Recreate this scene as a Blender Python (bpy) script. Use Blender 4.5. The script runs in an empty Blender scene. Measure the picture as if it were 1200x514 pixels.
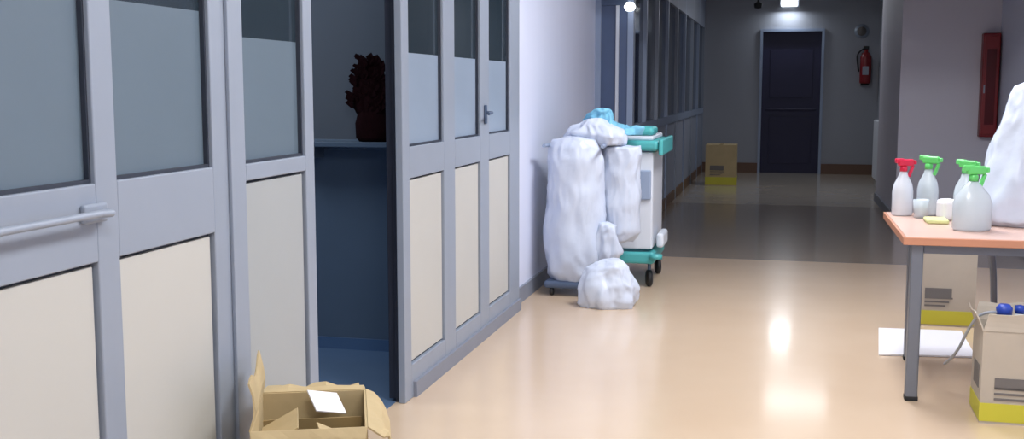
import bpy, bmesh, math, random
from mathutils import Vector, Matrix, noise
random.seed(4)
S=bpy.context.scene
def lin(v):
    v/=255.0
    return v/12.92 if v<=0.04045 else ((v+0.055)/1.055)**2.4
def C(r,g,b): return (lin(r),lin(g),lin(b),1)
def mat(name,col,rough=0.5,metal=0.0,var=0.06,scale=6.0,bump=0.0,emis=None,es=0,alpha=1,coat=0,spec=0.5,trans=0,sss=0):
    m=bpy.data.materials.new(name); m.use_nodes=True
    nt=m.node_tree; p=nt.nodes['Principled BSDF']
    tc=nt.nodes.new('ShaderNodeTexCoord'); nz=nt.nodes.new('ShaderNodeTexNoise')
    nz.inputs['Scale'].default_value=scale; nz.inputs['Detail'].default_value=4
    nt.links.new(tc.outputs['Object'],nz.inputs['Vector'])
    mx=nt.nodes.new('ShaderNodeMix'); mx.data_type='RGBA'
    mx.inputs[6].default_value=tuple(c*(1-var) for c in col[:3])+(1,)
    mx.inputs[7].default_value=tuple(min(1,c*(1+var)) for c in col[:3])+(1,)
    nt.links.new(nz.outputs['Fac'],mx.inputs[0]); nt.links.new(mx.outputs[2],p.inputs['Base Color'])
    p.inputs['Roughness'].default_value=rough; p.inputs['Metallic'].default_value=metal
    p.inputs['Specular IOR Level'].default_value=spec
    p.inputs['Alpha'].default_value=alpha; p.inputs['Coat Weight'].default_value=coat
    p.inputs['Transmission Weight'].default_value=trans
    if emis: p.inputs['Emission Color'].default_value=emis; p.inputs['Emission Strength'].default_value=es
    if bump:
        b=nt.nodes.new('ShaderNodeBump'); b.inputs['Strength'].default_value=bump; b.inputs['Distance'].default_value=0.02
        nt.links.new(nz.outputs['Fac'],b.inputs['Height']); nt.links.new(b.outputs[0],p.inputs['Normal'])
    return m
def glassmat(name,tint,diff=(.05,.07,.09,1),mixd=.3,gl=0.12,rough=0.05):
    m=bpy.data.materials.new(name); m.use_nodes=True; nt=m.node_tree; nt.nodes.clear()
    o=nt.nodes.new('ShaderNodeOutputMaterial'); t=nt.nodes.new('ShaderNodeBsdfTransparent'); g=nt.nodes.new('ShaderNodeBsdfGlossy')
    df=nt.nodes.new('ShaderNodeBsdfDiffuse'); df.inputs[0].default_value=diff
    x0=nt.nodes.new('ShaderNodeMixShader'); x0.inputs[0].default_value=mixd
    f=nt.nodes.new('ShaderNodeFresnel'); f.inputs[0].default_value=1.45
    t.inputs[0].default_value=tint; g.inputs[1].default_value=rough; x=nt.nodes.new('ShaderNodeMixShader')
    a=nt.nodes.new('ShaderNodeMath'); a.operation='ADD'; a.inputs[1].default_value=gl*0.3; nt.links.new(f.outputs[0],a.inputs[0])
    nt.links.new(t.outputs[0],x0.inputs[1]); nt.links.new(df.outputs[0],x0.inputs[2])
    nt.links.new(a.outputs[0],x.inputs[0]); nt.links.new(x0.outputs[0],x.inputs[1]); nt.links.new(g.outputs[0],x.inputs[2]); nt.links.new(x.outputs[0],o.inputs[0])
    return m
def add(name,me,m,parent=None,smooth=False):
    o=bpy.data.objects.new(name,me); S.collection.objects.link(o)
    if m: me.materials.append(m)
    if parent: o.parent=parent
    if smooth:
        for f in me.polygons: f.use_smooth=True
    return o
def empty(name):
    o=bpy.data.objects.new(name,None); S.collection.objects.link(o); o.empty_display_size=.1; return o
def box(name,mn,mx,m,parent=None,bev=0.0,rot=None):
    bm=bmesh.new(); bmesh.ops.create_cube(bm,size=1)
    c=[(a+b)/2 for a,b in zip(mn,mx)]; s=[abs(b-a) for a,b in zip(mn,mx)]
    for v in bm.verts: v.co=Vector((v.co.x*s[0],v.co.y*s[1],v.co.z*s[2]))
    if bev: bmesh.ops.bevel(bm,geom=bm.edges[:],offset=min(bev,min(s)*.45),segments=3,profile=.5,affect='EDGES')
    me=bpy.data.meshes.new(name); bm.to_mesh(me); bm.free()
    o=add(name,me,m,parent); o.location=c
    if rot: o.rotation_euler=rot
    return o
def lathe(name,prof,m,loc=(0,0,0),parent=None,seg=28,sx=1,sy=1,rot=None,fold=0,nf=9,nz=0,seed=0,sub=0):
    if sub:
        q=[]
        for i in range(len(prof)-1):
            for s in range(sub):
                tt=s/sub; q.append((prof[i][0]*(1-tt)+prof[i+1][0]*tt,prof[i][1]*(1-tt)+prof[i+1][1]*tt))
        q.append(prof[-1]); prof=q
    vs=[];fs=[]
    n=len(prof)
    for i,(r,z) in enumerate(prof):
        for k in range(seg):
            a=2*math.pi*k/seg
            rr=r*(1+fold*math.sin(nf*a+2*math.sin(z*7+seed)))
            p=Vector((rr*math.cos(a)*sx,rr*math.sin(a)*sy,z))
            if nz:
                q=noise.noise_vector(Vector((p.x*7+seed*3,p.y*7,p.z*6)))*nz
                d1=1-abs(noise.noise(Vector((p.x*16+seed,p.y*16,p.z*7))))*2
                d2=1-abs(noise.noise(Vector((p.x*34,p.y*34+seed,p.z*16))))*2
                rad=Vector((p.x,p.y,0)); 
                if rad.length>0: rad.normalize()
                q=q+rad*(d1*nz*.45+d2*nz*.25)
                if z<=0.002: q.z=0
                p=p+q*(1 if r>0.001 else 0)
                if p.z<0: p.z=0
            vs.append(p)
    for i in range(n-1):
        for k in range(seg):
            k2=(k+1)%seg
            fs.append((i*seg+k,i*seg+k2,(i+1)*seg+k2,(i+1)*seg+k))
    fs.append(tuple(reversed(range(seg)))); fs.append(tuple(range((n-1)*seg,n*seg)))
    me=bpy.data.meshes.new(name); me.from_pydata(vs,[],fs); me.update()
    o=add(name,me,m,parent,True); o.location=loc
    if rot: o.rotation_euler=rot
    return o
def tube(name,pts,r,m,parent=None,cyc=False):
    cu=bpy.data.curves.new(name,'CURVE'); cu.dimensions='3D'; cu.bevel_depth=r; cu.bevel_resolution=4; cu.use_fill_caps=True
    sp=cu.splines.new('NURBS' if len(pts)>3 else 'POLY'); sp.points.add(len(pts)-1)
    for p,q in zip(sp.points,pts): p.co=(*q,1)
    if len(pts)>3: sp.order_u=3; sp.use_endpoint_u=True
    sp.use_cyclic_u=cyc
    o=bpy.data.objects.new(name,cu); S.collection.objects.link(o); cu.materials.append(m)
    if parent: o.parent=parent
    return o
def poly(name,verts,faces,m,parent=None,solid=0,smooth=False):
    me=bpy.data.meshes.new(name); me.from_pydata([Vector(v) for v in verts],[],faces); me.update()
    o=add(name,me,m,parent,smooth)
    if solid:
        d=o.modifiers.new('s','SOLIDIFY'); d.thickness=solid; d.offset=0
    return o

# ---------- materials
M_frame=mat('aluminium_silver',C(148,158,174),.42,.1,.04)
M_frameD=mat('aluminium_dark',C(82,98,124),.4,.2,.04)
M_frameL=mat('aluminium_light',C(150,165,190),.4,.1,.04)
M_gask=mat('black_gasket',C(45,52,66),.6)
M_jamb=mat('dark_jamb',C(34,40,56),.5)
M_cream=mat('cream_laminate',C(190,190,186),.45,0,.03,3)
M_creamG=mat('grey_laminate',C(162,167,170),.45,0,.04,3)
M_frost=mat('frosted_film',C(98,114,128),.32,0,.07,2)
M_frost2=mat('frosted_film_light',C(140,156,176),.32,0,.06,2)
M_glass=glassmat('dark_glass',(.5,.65,.75,1),(.05,.08,.11,1),.45)
M_glassB=glassmat('blue_glass',(.4,.5,.68,1),(.09,.13,.22,1),.5)
M_wallW=mat('wall_white_paint',C(216,222,242),.6,0,.02,2)
M_wallR=mat('wall_lilac_paint',C(208,206,218),.6,0,.03,2)
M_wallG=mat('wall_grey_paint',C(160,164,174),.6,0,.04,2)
M_wallDk=mat('wall_blue_grey',C(150,158,176),.6,0,.04,2)  # plain blue-grey of the far-left partition panels
M_room=mat('room_blue_paint',C(140,154,168),.7)
M_ceil=mat('ceiling_paint',C(215,215,215),.8)
M_base=mat('baseboard_grey',C(130,136,150),.5)
M_baseBr=mat('baseboard_brown',C(112,84,68),.5)
M_door=mat('door_blue',C(86,104,126),.45,0,.08,3)
M_doorDk=mat('door_navy',C(34,34,68),.5,0,.05)
M_card=mat('cardboard',C(188,168,128),.8,0,.14,9,.15)
M_cardD=mat('cardboard_inside',C(150,128,86),.85,0,.12,9)
M_white=mat('white_plastic',C(214,220,230),.4,0,.02)
M_bag=mat('white_bag_plastic',C(202,211,228),.4,0,.06,12,.15)
M_teal=mat('teal_plastic',C(78,172,174),.4)
M_lblue=mat('lightblue_cloth',C(120,186,214),.7,0,.1,20,.3)
M_black=mat('black_rubber',C(26,28,32),.6)
M_red=mat('red_paint',C(130,24,32),.4)
M_maroonP=mat('maroon_paint',C(128,24,34),.4)
M_redP=mat('red_plastic',C(205,25,65),.35)
M_green=mat('green_plastic',C(100,205,110),.35)
M_yel=mat('yellow_print',C(200,194,60),.6)
M_paper=mat('white_paper',C(228,228,234),.7,0,.02)
M_wood=mat('orange_wood_laminate',C(196,138,110),.35,0,.08,5)
M_top=mat('tabletop_laminate',C(206,174,160),.3,0,.04,5)
M_leg=mat('steel_leg_grey',C(120,126,138),.4,.4)
M_blue=mat('blue_plastic',C(40,70,170),.4)
M_lamp=mat('lamp_emissive',C(255,255,255),.5,emis=(.9,.95,1,1),es=4.5)
M_lampDim=mat('lamp_dim',C(180,180,180),.5,emis=(1,.93,.85,1),es=.3)
M_lampOn=mat('lamp_panel_on',C(255,255,255),.5,emis=(1,.95,.9,1),es=3)
M_gprint=mat('grey_print',C(110,106,104),.7)
M_label=mat('pale_print',C(165,172,186),.7)
M_maroon=mat('maroon_leaves',C(30,10,14),1,0,.35,14,.3,spec=.1)
M_trans=mat('translucent_plastic',C(214,226,234),.25,0,.03,4,trans=.25)

def floor_mat(name,c1,c2,rough):
    m=bpy.data.materials.new(name); m.use_nodes=True; nt=m.node_tree; p=nt.nodes['Principled BSDF']
    tc=nt.nodes.new('ShaderNodeTexCoord'); n1=nt.nodes.new('ShaderNodeTexNoise'); n1.inputs['Scale'].default_value=1.4; n1.inputs['Detail'].default_value=3
    nt.links.new(tc.outputs['Object'],n1.inputs['Vector'])
    r=nt.nodes.new('ShaderNodeValToRGB'); r.color_ramp.elements[0].color=c1; r.color_ramp.elements[1].color=c2
    r.color_ramp.elements[0].position=.3; r.color_ramp.elements[1].position=.7
    nt.links.new(n1.outputs['Fac'],r.inputs[0]); nt.links.new(r.outputs[0],p.inputs['Base Color'])
    p.inputs['Roughness'].default_value=rough
    p.inputs['Coat Weight'].default_value=.45; p.inputs['Coat Roughness'].default_value=.11
    return m
M_floor=floor_mat('floor_vinyl_beige',C(210,185,158),C(216,192,166),.27)
M_floor2=floor_mat('floor_vinyl_dimmed',C(148,133,118),C(160,145,128),.23)  # middle stretch where lights are off, its dimness painted into the floor colour
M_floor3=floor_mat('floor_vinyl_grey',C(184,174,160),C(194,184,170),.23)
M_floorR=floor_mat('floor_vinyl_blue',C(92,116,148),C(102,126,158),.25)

# ---------- shell
fl=empty('floor')
box('floor_near',(-1.60,-2,-.1),(2.6,8.9,0),M_floor,fl)
box('floor_room',(-5,-2,-.1),(-1.60,8.9,0),M_floorR,fl)
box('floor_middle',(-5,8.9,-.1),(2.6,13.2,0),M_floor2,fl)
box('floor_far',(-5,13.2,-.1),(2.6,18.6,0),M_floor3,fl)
box('ceiling',(-5,-2,2.9),(2.6,18.6,3.0),M_ceil)
box('wall_back',(-5,-2.1,0),(2.6,-2,2.9),M_wallW)
box('wall_right',(2.0,-2,0),(2.2,11.6,2.9),M_wallW)
box('wall_right_pillar',(1.1,11.6,0),(2.2,14,2.9),M_wallR)
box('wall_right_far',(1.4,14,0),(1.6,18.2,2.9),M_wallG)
box('wall_left_plain',(-1.75,6.53,0),(-1.6,9.56,2.9),M_wallW)
box('light_stop_beam',(-1.6,8.9,2.15),(2.0,9.1,2.9),M_wallW)  # added above the view to hold near lamp light back from the far corridor
wf=empty('wall_far')
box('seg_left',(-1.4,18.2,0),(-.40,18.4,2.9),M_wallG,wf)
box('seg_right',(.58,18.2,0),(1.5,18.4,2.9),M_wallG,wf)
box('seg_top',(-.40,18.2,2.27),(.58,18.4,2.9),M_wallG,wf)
d=empty('door_2')
box('leaf',(-.36,18.26,.0),(.54,18.31,2.23),M_doorDk,d)
box('jamb_l',(-.40,18.17,0),(-.36,18.35,2.27),M_frameL,d); box('jamb_r',(.54,18.17,0),(.58,18.35,2.27),M_frameL,d)
box('head',(-.36,18.17,2.23),(.54,18.35,2.27),M_frameL,d)
box('push_bar',(-.3,18.21,1.0),(.48,18.25,1.03),M_doorDk,d,.008)
for zz in (.15,1.2): box('inset_%d'%int(zz*10),(-.24,18.25,zz),(.42,18.262,zz+.75),M_doorDk,d,.005)
box('baseboard_far',(-1.27,18.17,0),(-.40,18.2,.16),M_baseBr); box('baseboard_far_right',(.58,18.17,0),(1.4,18.2,.16),M_baseBr)
box('baseboard_right',(1.98,-2,0),(2.0,11.58,.1),M_base); box('baseboard_pillar',(1.08,11.58,0),(1.1,14,.1),M_base)
box('baseboard_pillar_front',(1.1,11.58,0),(2.0,11.6,.1),M_base)
box('baseboard_left',(-1.6,6.53,0),(-1.585,9.54,.1),M_base)

# ---------- near left partition
wl=empty('wall_left')
X0,X1=-1.63,-1.55
panes=[(2.353,2.816,0),(1.803,2.266,0),(1.15,1.61,0),(.60,1.063,0),(-.10,.36,0),(-.65,-.19,0),(-1.4,-.85,0),(3.012,3.44,1),(4.50,4.996,2),(5.176,5.644,2),(5.82,6.298,2)]
panes.sort()
k=1
prev=-2.0
for i,(a,b,t) in enumerate(panes):
    if not (t==2 and a==4.50):
        box('stile_%d'%i,(X0,prev,0),(X1,a,2.9),M_frame,wl,.004)
    else:
        box('post_door_near',(X0,3.44,0),(X1,3.509,2.9),M_frame,wl,.004)
        box('post_door_far',(-1.582,4.41,0),(X1,4.50,2.9),M_frame,wl,.004)
        box('jamb_door_far',(-1.60,4.425,0),(-1.582,4.50,2.9),M_jamb,wl,.002)
        box('transom_door',(X0,3.509,2.12),(X1,4.41,2.2),M_frame,wl)
        box('panel_over_door',(X0+.02,3.509,2.2),(X1-.02,4.41,2.9),M_cream,wl)
    prev=b
    zt,zb={0:(1.13,.945),1:(1.125,1.075),2:(1.10,.965)}[t]
    zf=1.56 if t==0 else 1.5
    xx0=X0 if a!=4.50 else -1.59
    box('kick_%d'%i,(xx0,a,0),(X1,b,.15),M_frame,wl,.003)
    box('midrail_%d'%i,(xx0,a,zb),(X1,b,zt),M_frame,wl,.004)
    box('toprail_%d'%i,(xx0,a,2.1),(X1,b,2.2),M_frame,wl)
    box('header_panel_%d'%i,(xx0+.02,a,2.2),(X1-.01,b,2.9),M_cream,wl)
    g=.009
    box('gasket_%d'%i,(X1-.035,a,.15),(X1-.022,b,zb),M_gask,wl)
    box('lower_panel_%d'%i,(X1-.03,a+g,.15+g),(X1-.012,b-g,zb-g),M_creamG if t==1 else M_cream,wl,.003)
    w=empty('window_%d'%k); k+=1
    for nm,mn,mxx in (('bead_b',(X1-.035,a,zt),(X1-.012,b,zt+g)),('bead_l',(X1-.035,a,zt+g),(X1-.012,a+g*.8,2.1)),('bead_r',(X1-.035,b-g*.8,zt+g),(X1-.012,b,2.1))):
        box(nm,mn,mxx,M_gask,w)
    box('frosted_pane',(X1-.035,a+g*.8,zt+g),(X1-.025,b-g*.8,zf),M_frost2 if t==2 else M_frost,w)
    box('clear_pane',(X1-.035,a+g*.8,zf),(X1-.025,b-g*.8,2.1),M_glass,w)
box('end_post',(X0,prev,0),(X1,6.53,2.9),M_frame,wl,.004)
box('cover_strip',(X1,2.90,0),(X1+.012,2.985,2.9),M_frame,wl,.003)
box('trim_1',(-1.55,4.52,0),(-1.535,6.52,.07),M_base)
pb=empty('panic_bar')
tube('bar',[(-1.51,1.70,1.065),(-1.51,2.24,1.065)],.009,M_frame,pb)
box('end_plate',(-1.55,2.20,1.04),(-1.535,2.29,1.085),M_frame,pb,.006)
tube('lever',[(-1.537,2.27,1.062),(-1.51,2.27,1.062),(-1.505,2.25,1.063),(-1.51,2.22,1.065)],.009,M_frame,pb)
dh=empty('door_handle')
box('plate',(-1.55,5.71,1.16),(-1.54,5.75,1.26),M_frameD,dh,.004)
tube('lever',[(-1.54,5.73,1.22),(-1.51,5.73,1.22),(-1.505,5.71,1.22),(-1.505,5.64,1.215)],.008,M_frameD,dh)
# ---------- room behind
box('wall_room_back',(-5.1,-2,0),(-5,18.6,2.9),M_room)
box('wall_room_side',(-5,6.6,0),(-1.75,6.7,2.9),M_room)
d=empty('door_1')
xa,xb=-1.635,-1.602; ya,yb=4.44,5.15
box('stile_hinge',(xa,ya,.01),(xb,ya+.08,2.1),M_jamb,d,.003)
box('stile_lock',(xa,yb-.08,.01),(xb,yb,2.1),M_frameD,d,.003)
box('rail_mid',(xa,ya+.08,1.0),(xb,yb-.08,1.1),M_frameD,d,.003)
box('rail_top',(xa,ya+.08,2.0),(xb,yb-.08,2.1),M_frameD,d)
box('rail_bot',(xa,ya+.08,.01),(xb,yb-.08,.16),M_frameD,d)
box('panel',(xa+.012,ya+.08,.16),(xb-.012,yb-.08,1.0),M_door,d)
box('pane',(xa+.014,ya+.08,1.1),(xb-.014,yb-.08,2.0),M_glass,d)
# interior glazed partition with ledge
ip=empty('wall_inner_partition')
yy=5.3
box('lower_panel',(-5,yy,.06),(-1.64,yy+.03,1.04),M_door,ip); box('kick',(-5,yy-.01,0),(-1.64,yy+.04,.06),mat('inner_kick_blue',C(80,110,150),.4),ip)
box('rail',(-5,yy-.02,1.04),(-1.64,yy+.05,1.09),M_door,ip,.005)
box('pane',(-5,yy,1.09),(-1.64,yy+.01,2.2),glassmat('inner_glass',(.68,.72,.78,1),(.20,.225,.27,1),.65),ip)
box('top_rail',(-5,yy-.02,2.2),(-1.64,yy+.04,2.9),M_frameD,ip)
for x in (-2.55,-3.6,-4.6): box('post_%d'%int(-x*10),(x,yy-.02,1.09),(x+.05,yy+.03,2.2),M_frameD,ip)
lg=empty('wall_shelf'); box('board',(-2.45,5.12,1.06),(-1.66,5.278,1.085),M_door,lg,.004)
for x in (-2.3,-1.8): box('bracket_%d'%int(-x*10),(x,5.16,1.0),(x+.02,5.278,1.06),M_door,lg)
# dark red dried bouquet standing on the ledge
j=empty('dried_red_bouquet')
bx,by=-1.995,5.195
lathe('vase',[(0,0),(.07,0),(.085,.02),(.088,.09),(.075,.14),(.07,.18),(0,.18)],M_maroon,(bx+.02,by,1.086),j,sx=1.1,sy=.5)
def blob(name,pts,m,parent,rs,fl=.4):
    me=bpy.data.meshes.new(name); me.from_pydata([(p[0],0,p[2]) for p in pts],[(i,i+1) for i in range(len(pts)-1)],[])
    o=add(name,me,m,parent); sk=o.modifiers.new('sk','SKIN')
    for v,r in zip(me.skin_vertices[0].data,rs): v.radius=r
    me.skin_vertices[0].data[0].use_root=True
    ss=o.modifiers.new('ss','SUBSURF'); ss.levels=2; ss.render_levels=2
    dt=bpy.data.textures.new(name,'CLOUDS'); dt.noise_scale=.04
    dp=o.modifiers.new('d','DISPLACE'); dp.texture=dt; dp.strength=.04
    o.location=(0,pts[0][1],0); o.scale=(1,fl,1)
    return o
blob('foliage_core',[(bx+.01,by,1.2),(bx-.0,by,1.31),(bx+.01,by,1.42),(bx+.03,by,1.50)],M_maroon,j,[(.10,.10),(.105,.105),(.08,.08),(.035,.035)],.4)
random.seed(8)
for i in range(90):
    a=random.uniform(-1,1); z=random.uniform(1.22,1.49); w_=.095*(1-.65*max(0,(z-1.36)/.16))
    x=bx+.01+a*w_; L=random.uniform(.03,.05); an=random.uniform(.5,1.45)
    dx=math.copysign(math.cos(an),a)*L; dz=math.sin(an)*L; wd=.022
    poly('leaf_%d'%i,[(x,by-.03,z-.01),(x+dx*.5-wd,by-.04,z+dz*.6),(x+dx,by-.035,z+dz),(x+dx*.5+wd,by-.04,z+dz*.4)],[(0,1,2,3)],M_maroon,j,.004)

# ---------- far left return + partition
wr=empty('wall_left_return')
ya=9.56
box('stile_a',(-1.6,ya,0),(-1.55,ya+.06,2.9),M_frameL,wr); box('stile_b',(-1.32,ya,0),(-1.27,ya+.06,2.9),M_frameL,wr)
box('kick',(-1.55,ya,0),(-1.32,ya+.06,.9),M_cream,wr); box('rail',(-1.55,ya,.9),(-1.32,ya+.06,1.0),M_frameL,wr); box('top',(-1.55,ya,2.05),(-1.32,ya+.06,2.9),M_frameD,wr)
w=empty('window_20'); box('pane',(-1.55,ya+.02,1.0),(-1.32,ya+.03,2.05),mat('lit_blue_glass',C(84,100,132),.15),w)
box('mullion_light',(-1.42,ya-.01,1.0),(-1.395,ya+.02,2.05),M_white,w)
wp=empty('wall_left_far')
ys=[9.62,10.5,11.5,12.5,13.6,14.7,15.9,17.0,18.14]
for i,y in enumerate(ys): box('mullion_%d'%i,(-1.35,y,0),(-1.27,y+.06,2.9),M_frameL if i%2 else M_frame,wp)
for i in range(len(ys)-1):
    a,b=ys[i]+.06,ys[i+1]
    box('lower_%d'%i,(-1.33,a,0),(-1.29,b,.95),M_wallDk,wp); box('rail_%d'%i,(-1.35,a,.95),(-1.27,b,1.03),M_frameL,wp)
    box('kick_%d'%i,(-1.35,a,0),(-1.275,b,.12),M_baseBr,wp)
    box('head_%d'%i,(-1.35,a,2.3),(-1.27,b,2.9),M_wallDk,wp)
    w=empty('window_%d'%(21+i)); box('pane',(-1.315,a,1.03),(-1.305,b,2.3),M_glassB,w)
wlamp=empty('wall_lamp')
lathe('globe',[(.0,-.04),(.03,-.035),(.05,0),(.03,.035),(0,.04)],M_lamp,(-1.29,9.46,2.03),wlamp)
box('bracket',(-1.30,9.47,2.02),(-1.28,9.56,2.04),M_frameD,wlamp)
em=empty('emergency_light')
box('case',(-.12,18.12,2.62),(.18,18.2,2.78),M_white,em,.01); box('diffuser',(-.09,18.10,2.61),(.15,18.13,2.72),M_lamp,em,.01)
sc=empty('ceiling_sensor'); tube('stem',[(-.42,17.0,2.9),(-.42,17.0,2.58)],.015,M_black,sc); lathe('head',[(.0,-.05),(.05,-.04),(.06,.02),(.02,.05)],M_black,(-.42,17.0,2.56),sc)
def clamp(y,m,x=0.2,l=.6,w=.6):
    e=empty('ceiling_lamp'); box('housing',(x-w/2-.03,y-l/2-.03,2.86),(x+w/2+.03,y+l/2+.03,2.9),M_white,e); box('diffuser',(x-w/2,y-l/2,2.85),(x+w/2,y+l/2,2.862),m,e)
clamp(15.0,M_lampDim,.25,.8,.8)
for y in (.5,3.2,6.2): clamp(y,M_lampOn,0.2,1.2,.6)

# ---------- extinguisher
fe=empty('fire_extinguisher')
yy=18.113
lathe('cylinder',[(.0,0),(.08,.0),(.085,.03),(.085,.40),(.06,.46),(.03,.48),(.03,.52)],M_red,(1.2,yy,1.42),fe)
box('valve',(1.16,yy-.03,1.94),(1.24,yy+.03,1.99),M_black,fe,.01)
tube('hose',[(1.17,yy,1.95),(1.06,yy-.03,1.90),(1.08,yy-.03,1.7),(1.10,yy-.03,1.6)],.012,M_black,fe)
box('bracket',(1.14,18.16,1.39),(1.26,18.2,1.85),M_black,fe)
box('label',(1.15,18.025,1.55),(1.24,18.03,1.68),M_label,fe)
sg=empty('extinguisher_sign'); lathe('disc',[(.0,0),(.11,0),(.11,.01),(0,.01)],M_frame,(1.13,18.19,2.22),sg,rot=(math.pi/2,0,0)); lathe('disc_symbol',[(.0,0),(.07,0),(.07,.01),(0,.01)],M_gprint,(1.13,18.175,2.22),sg,rot=(math.pi/2,0,0))
ra=empty('radiator')
for i in range(9): box('fin_%d'%i,(1.2,15.3+i*.09,.12),(1.36,15.37+i*.09,.92),M_white,ra,.02)
box('feet',(1.25,15.32,0),(1.3,15.36,.13),M_white,ra); box('feet_b',(1.25,16.03,0),(1.3,16.07,.13),M_white,ra); tube('pipe',[(1.3,15.2,.2),(1.3,16.2,.2)],.015,M_white,ra)

# ---------- red cabinet on pillar front
hc=empty('fire_hose_cabinet')
box('case',(1.83,11.48,.88),(1.985,11.6,1.87),M_maroonP,hc,.01); box('door_frame',(1.84,11.465,.91),(1.975,11.48,1.84),M_red,hc,.005)
box('glass',(1.865,11.458,1.0),(1.95,11.466,1.72),mat('cabinet_glass',C(90,20,28),.15),hc); box('latch',(1.845,11.45,1.3),(1.857,11.466,1.38),M_frame,hc,.003)

# ---------- cartons
def carton(name,x,y,w,dp,h,rot=0,openf=True,band=0.0,label=True,main=M_card,flap=.16,angs=(35,60,40,50),crumple=0):
    e=empty(name); t=.006
    box('front',(-w/2,-dp/2,0),(w/2,-dp/2+t,h),main,e); box('back',(-w/2,dp/2-t,0),(w/2,dp/2,h),main,e)
    box('side_l',(-w/2,-dp/2+t,0),(-w/2+t,dp/2-t,h),main,e); box('side_r',(w/2-t,-dp/2+t,0),(w/2,dp/2-t,h),main,e)
    box('bottom',(-w/2+t,-dp/2+t,0),(w/2-t,dp/2-t,t),M_cardD,e)
    if openf:
        for fi,(nm,(p,q,dx,dy),an) in enumerate(zip(('flap_f','flap_b','flap_l','flap_r'),(((-w/2,-dp/2),(w/2,-dp/2),0,-1),((-w/2,dp/2),(w/2,dp/2),0,1),((-w/2,-dp/2),(-w/2,dp/2),-1,0),((w/2,-dp/2),(w/2,dp/2),1,0)),angs)):
            if an is None: continue
            a=math.radians(an); i_=.02; N=8; V=[];Fc=[]
            for r_ in range(5):
                s_=r_/4; ar=a-crumple*s_*.5
                for c_ in range(N+1):
                    u_=c_/N; ins=i_*s_*(1-2*u_)
                    bx_=p[0]+(q[0]-p[0])*u_+abs(dy)*ins; by_=p[1]+(q[1]-p[1])*u_+abs(dx)*ins
                    wv=crumple*.05*s_*noise.noise(Vector((u_*3+fi*5,s_*2,fi*3.3)))
                    V.append((bx_+dx*flap*s_*math.cos(ar),by_+dy*flap*s_*math.cos(ar),h+flap*s_*math.sin(ar)+wv))
            for r_ in range(4):
                for c_ in range(N): Fc.append((r_*(N+1)+c_,r_*(N+1)+c_+1,(r_+1)*(N+1)+c_+1,(r_+1)*(N+1)+c_))
            poly(nm,V,Fc,main,e,.005)
    else:
        box('lid',(-w/2,-dp/2,h),(w/2,dp/2,h+t),main,e); box('tape',(-.025,-dp/2-.001,h+t),(.025,dp/2,h+t+.001),M_cardD,e)
    if band:
        box('print_band',(-w/2-.002,-dp/2-.002,.01),(w/2+.002,dp/2+.002,band),M_yel,e)
    if label:
        box('label',(-w*.35,-dp/2-.003,h*.38),(w*.1,-dp/2,h*.50),M_gprint,e); box('label_side',(-w/2-.003,-dp*.3,h*.35),(-w/2,dp*.2,h*.6),M_gprint,e)
        for i in range(3): box('text_%d'%i,(-w*.35,-dp/2-.003,h*.26+i*.022),(w*(.0+.06*i),-dp/2,h*.26+i*.022+.009),M_gprint,e)
    e.location=(x,y,0); e.rotation_euler=(0,0,rot); return e
b=carton('cardboard_box',-1.28,2.84,.31,.38,.445,math.radians(22),True,0,False,M_card,.11,(-50,16,118,-24),1.0)
box('paper_sheet',(-.01,.07,.43),(.09,.16,.434),M_paper,b,rot=(.5,.25,.5))
box('label',(.156,-.12,.20),(.158,.1,.37),M_paper,b); box('label_print',(.159,-.1,.24),(.160,.05,.31),M_gprint,b)
box('inner_divider',(-.14,.06,.02),(.14,.066,.40),M_cardD,b); box('inner_fold',(-.145,-.1,.40),(-.03,.05,.404),M_card,b,rot=(.1,-.5,0))
box('inner_fold_b',(.02,-.15,.36),(.14,.02,.364),M_card,b,rot=(.2,.5,0.3)); box('inner_fold_c',(-.12,-.14,.38),(.04,-.06,.384),M_card,b,rot=(-.4,.1,0.2))
M_cardG=mat('cardboard_greyish',C(184,174,160),.8,0,.08,9)
carton('cardboard_carton',-.84,15.85,.42,.4,.56,0,False,.12,True,M_card)
carton('cardboard_carton',.92,6.80,.32,.36,.44,0,False,.09,True,M_cardG)
b=carton('supply_carton',.975,4.83,.34,.26,.38,math.radians(-1),True,.085,True,M_cardG,.07,(100,80,75,60),.3)
lathe('blue_cap',[(.0,0),(.03,0),(.032,.03),(.02,.045),(0,.045)],M_blue,(-.08,-.03,.43),b)
lathe('bottle_neck',[(.06,.0),(.06,.34),(.03,.40),(.028,.43),(0,.43)],M_trans,(-.08,-.03,.01),b)
lathe('blue_cap_b',[(.0,0),(.02,0),(.022,.03),(0,.035)],M_blue,(-.01,.03,.43),b)
lathe('bottle_neck_b',[(.04,.0),(.04,.34),(.02,.40),(.018,.43),(0,.43)],M_trans,(-.01,.03,.01),b)
box('packet',(.03,-.03,.33),(.13,.05,.45),M_paper,b,.01,(.1,.2,.3))
tube('drain_hose',[(-.10,-.03,.44),(-.17,-.06,.45),(-.21,-.0,.36),(-.24,.10,.22),(-.27,.2,.16)],.006,mat('clear_hose',C(150,155,165),.3),b)
poly('paper_mat',[(.50,5.80,.006),(.97,5.86,.006),(.99,6.48,.006),(.55,6.45,.006)],[(0,1,2,3)],M_paper,None,.008)

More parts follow.
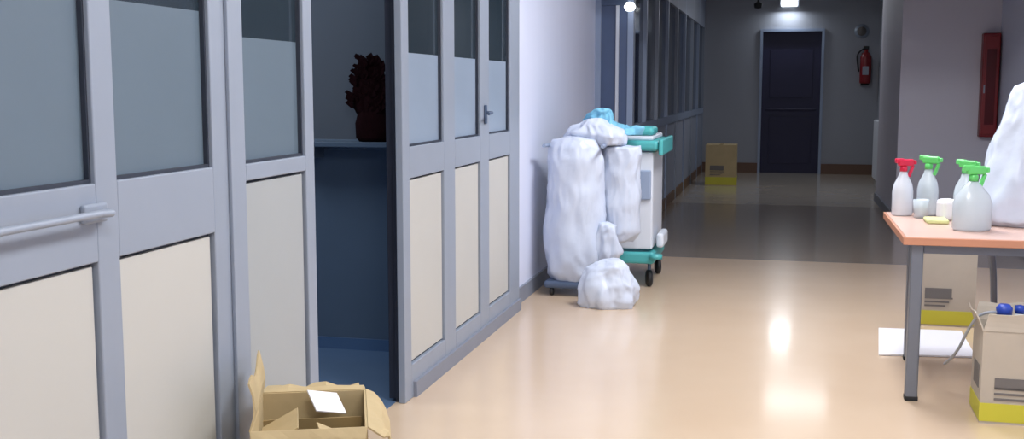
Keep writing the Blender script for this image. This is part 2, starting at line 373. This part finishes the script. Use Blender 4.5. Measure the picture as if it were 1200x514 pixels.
# ---------- table
t=empty('table')
H=.72
box('top',(.52,4.96,H-.03),(1.96,5.95,H),M_top,t,.004)
box('edge_front',(.515,4.945,H-.034),(1.96,4.96,H-.001),M_wood,t,.003); box('edge_left',(.508,4.945,H-.034),(.52,5.95,H-.001),M_wood,t,.003)
box('apron_front',(.60,5.0,H-.075),(1.9,5.025,H-.03),M_leg,t); box('apron_left',(.58,5.03,H-.075),(.605,5.72,H-.03),M_leg,t)
for i,(x,y) in enumerate(((.57,5.0),(.64,5.75),(1.88,5.0),(1.88,5.75))):
    box('leg_%d'%i,(x-.026,y-.026,0),(x+.026,y+.026,H-.03),M_leg,t,.008); box('foot_%d'%i,(x-.028,y-.028,0),(x+.028,y+.028,.02),M_black,t,.004)
tube('brace',[(.66,5.8,.60),(.68,5.8,.64),(.80,5.8,.645),(.95,5.8,.645),(1.0,5.8,.61),(1.03,5.8,.4),(1.04,5.8,.0)],.016,M_leg,t)

def spray(name,x,y,body,head,h=.19,r=.042,s=1,rz=0):
    e=empty(name)
    lathe('body',[(0,0),(r*.9,0),(r,.01),(r,h*.55),(r*.85,h*.72),(r*.45,h*.9),(.017,h),(0,h)],body,(0,0,0),e,sy=.8)
    lathe('collar',[(0,0),(.018,0),(.018,.022),(.013,.026),(0,.026)],head,(0,0,h),e)
    box('head',(-.050,-.013,h+.026),(.03,.013,h+.060),head,e,.008)
    box('nozzle',(-.064,-.010,h+.034),(-.050,.010,h+.054),head,e,.004)
    box('back',(.0,-.011,h+.040),(.045,.011,h+.064),head,e,.006)
    box('trigger',(-.045,-.008,h-.03),(-.031,.008,h+.03),head,e,.004,(0,-.35,0))
    e.location=(x,y,H); e.scale=(s,s,s); e.rotation_euler=(0,0,rz); return e
spray('spray_bottle',.583,5.80,M_white,M_redP,.22,.052,1.0,3.5)
spray('spray_bottle',.705,5.84,M_trans,M_green,.22,.05,1.05,2.6)
spray('spray_bottle',.825,5.26,M_trans,M_green,.20,.078,1.1,3.5)
spray('spray_bottle',.86,5.72,M_trans,M_green,.21,.05,1.05,2.6)
box('sponge_cloth',(.66,5.45,H),(.76,5.60,H+.02),mat('yellow_cloth',C(205,210,150),.8),None,.008)
box('tissue_pack',(.735,5.60,H),(.82,5.70,H+.10),M_paper,None,.02,(0,0,.3))
lathe('plastic_cup',[(0,0),(.03,0),(.038,.09),(.035,.09),(.028,.005),(0,.005)],M_trans,(.66,5.70,H))
sack=lathe('white_plastic_sack',[(0,0),(.17,0),(.21,.03),(.21,.12),(.18,.24),(.145,.36),(.115,.46),(.09,.55),(.06,.64),(0,.66)],M_bag,(1.095,5.55,H),None,90,1,.9,None,.03,8,.018,2,5)

# ---------- cleaning cart
c=empty('cleaning_cart')
x0,x1,ya,yb=-1.22,-.83,7.46,8.12
box('base',(x0,ya,.16),(x1,yb,.24),M_teal,c,.02)
box('panel_front',(x0+.03,ya+.02,.26),(x1-.02,ya+.05,.92),M_white,c,.01)
box('panel_side',(x1-.05,ya+.05,.26),(x1-.02,yb-.03,.92),M_white,c,.01)
box('panel_back',(x0+.03,yb-.05,.24),(x1-.02,yb-.02,.92),M_white,c,.01)
box('tray',(x0-.02,ya-.02,.93),(x1+.02,yb,1.0),M_teal,c,.025)
box('tray_lip',(x1+.02,ya-.03,.90),(x1+.05,yb,1.01),M_teal,c,.012)
box('tray_well',(x0+.02,ya+.02,1.0),(x1-.02,yb-.05,1.03),M_white,c,.01)
box('bin_lid',(x0+.1,ya+.02,1.03),(x1-.02,ya+.3,1.09),M_teal,c,.025)
box('pocket',(x1-.12,ya-.0,.60),(x1-.03,ya+.02,.80),M_frameL,c,.008)
for i,(x,y) in enumerate(((x0+.05,ya+.06),(x1-.04,ya+.06),(x0+.05,yb-.06),(x1-.04,yb-.06))):
    tube('fork_%d'%i,[(x,y,.17),(x,y,.075)],.012,M_frameD,c)
    lathe('wheel_%d'%i,[(0,-.018),(.05,-.018),(.058,-.008),(.058,.008),(.05,.018),(0,.018)],M_black,(x,y,.0585),c,rot=(0,math.pi/2,0.3))
lathe('bumper',[(0,0),(.045,0),(.045,.03),(0,.03)],M_teal,(x1+.01,ya,.2),c)
box('side_bucket',(x1+.0,ya+.1,.26),(x1+.05,ya+.4,.36),M_white,c,.02)
tube('frame_bag',[(-1.5,7.0,.98),(-1.5,7.32,.98),(-1.2,7.34,.98),(-1.12,7.3,.98),(-1.12,7.0,.98)],.012,M_frameL,c)
tube('frame_post',[(-1.46,7.31,.98),(-1.46,7.33,.14)],.013,M_white,c)
box('frame_base',(-1.5,7.0,.05),(-1.12,7.34,.10),M_frameD,c,.02)
for i,(x,y) in enumerate(((-1.45,7.03),(-1.17,7.03))):
    lathe('bag_wheel_%d'%i,[(0,-.012),(.022,-.012),(.026,0),(.022,.012),(0,.012)],M_black,(x,y,.027),c,rot=(0,math.pi/2,0))
lathe('large_bag',[(0,0),(.15,0),(.185,.04),(.20,.2),(.19,.45),(.18,.65),(.185,.8),(.165,.88),(.13,.93),(.05,.95),(0,.95)],M_bag,(-1.32,7.15,.09),c,110,.97,.85,None,.02,7,.020,5,6)
lathe('hanging_bag',[(0,0),(.07,.01),(.11,.08),(.12,.25),(.115,.45),(.115,.58),(.12,.64),(.0,.65)],M_bag,(-1.03,7.26,.33),c,100,1,.8,None,.03,6,.022,9,6)
lathe('small_bag',[(0,0),(.06,.01),(.09,.08),(.08,.2),(.05,.28),(.0,.29)],M_bag,(-1.10,7.10,.20),c,70,1,.8,None,.04,7,.03,21,5)
lathe('blue_cloth',[(0,0),(.10,0),(.12,.04),(.08,.10),(.06,.15),(.03,.18),(0,.19)],M_lblue,(-1.17,7.30,1.03),c,80,1,.8,None,.2,4,.07,3,4)
lathe('blue_cloth_b',[(0,0),(.05,0),(.06,.03),(.03,.06),(0,.07)],M_lblue,(-1.02,7.38,1.04),c,60,1.4,.8,None,.2,4,.05,13,4)
lathe('white_cloth',[(0,0),(.13,0),(.15,.05),(.10,.12),(.04,.15),(0,.15)],M_bag,(-1.2,7.24,.98),c,90,1.2,.8,None,.1,6,.045,8,4)
lathe('plastic_bag',[(0,0),(.17,0),(.185,.04),(.17,.12),(.14,.19),(.11,.25),(.06,.28),(0,.28)],M_bag,(-1.04,6.76,0),None,90,1.0,.62,None,.06,6,.032,12,5)

# ---------- lights
def area(name,loc,sx,sy,p,col,rot=(0,0,0),sp=1):
    l=bpy.data.lights.new(name,'AREA'); l.shape='RECTANGLE'; l.size=sx; l.size_y=sy; l.energy=p; l.color=col; l.specular_factor=sp
    o=bpy.data.objects.new(name,l); S.collection.objects.link(o); o.location=loc; o.rotation_euler=rot
area('lamp_light_1',(.2,.5,2.83),.6,1.2,50,(.97,.97,.98))
area('lamp_light_2',(.2,3.2,2.83),.6,1.2,66,(.97,.97,.98))
area('lamp_light_3',(.2,6.2,2.83),.6,1.2,78,(.93,.95,1))
area('lamp_light_4',(.25,15,2.83),.8,.8,15,(.93,.95,1),sp=.35)
area('lamp_light_room',(-3.2,4,2.8),1,1,34,(.82,.91,1))
area('lamp_light_room_b',(-3.0,6.0,2.8),.6,.6,18,(.82,.91,1))
area('lamp_light_exit',(.03,18.05,2.6),.3,.1,5.5,(.85,.92,1),(math.radians(-20),0,0),sp=.5)
w=bpy.data.worlds.new('w'); S.world=w; w.use_nodes=True; w.node_tree.nodes['Background'].inputs[0].default_value=(.4,.5,.7,1); w.node_tree.nodes['Background'].inputs[1].default_value=.1

# ---------- camera
f=1300.0; phi=math.atan(154/f); th=math.atan(320*math.cos(phi)/f)
F=Vector((-math.sin(th)*math.cos(phi),math.cos(th)*math.cos(phi),-math.sin(phi))); R=Vector((math.cos(th),math.sin(th),0)); U=R.cross(F)
cam=bpy.data.cameras.new('camera'); cam.sensor_width=36; cam.sensor_fit='HORIZONTAL'; cam.lens=36*f/1200; cam.clip_start=.05
co=bpy.data.objects.new('camera',cam); S.collection.objects.link(co)
m=Matrix((R,U,-F)).transposed().to_4x4(); m.translation=Vector((0,0,1.35)); co.matrix_world=m
S.camera=co
S.view_settings.view_transform='Standard'; S.view_settings.look='None'; S.view_settings.exposure=0
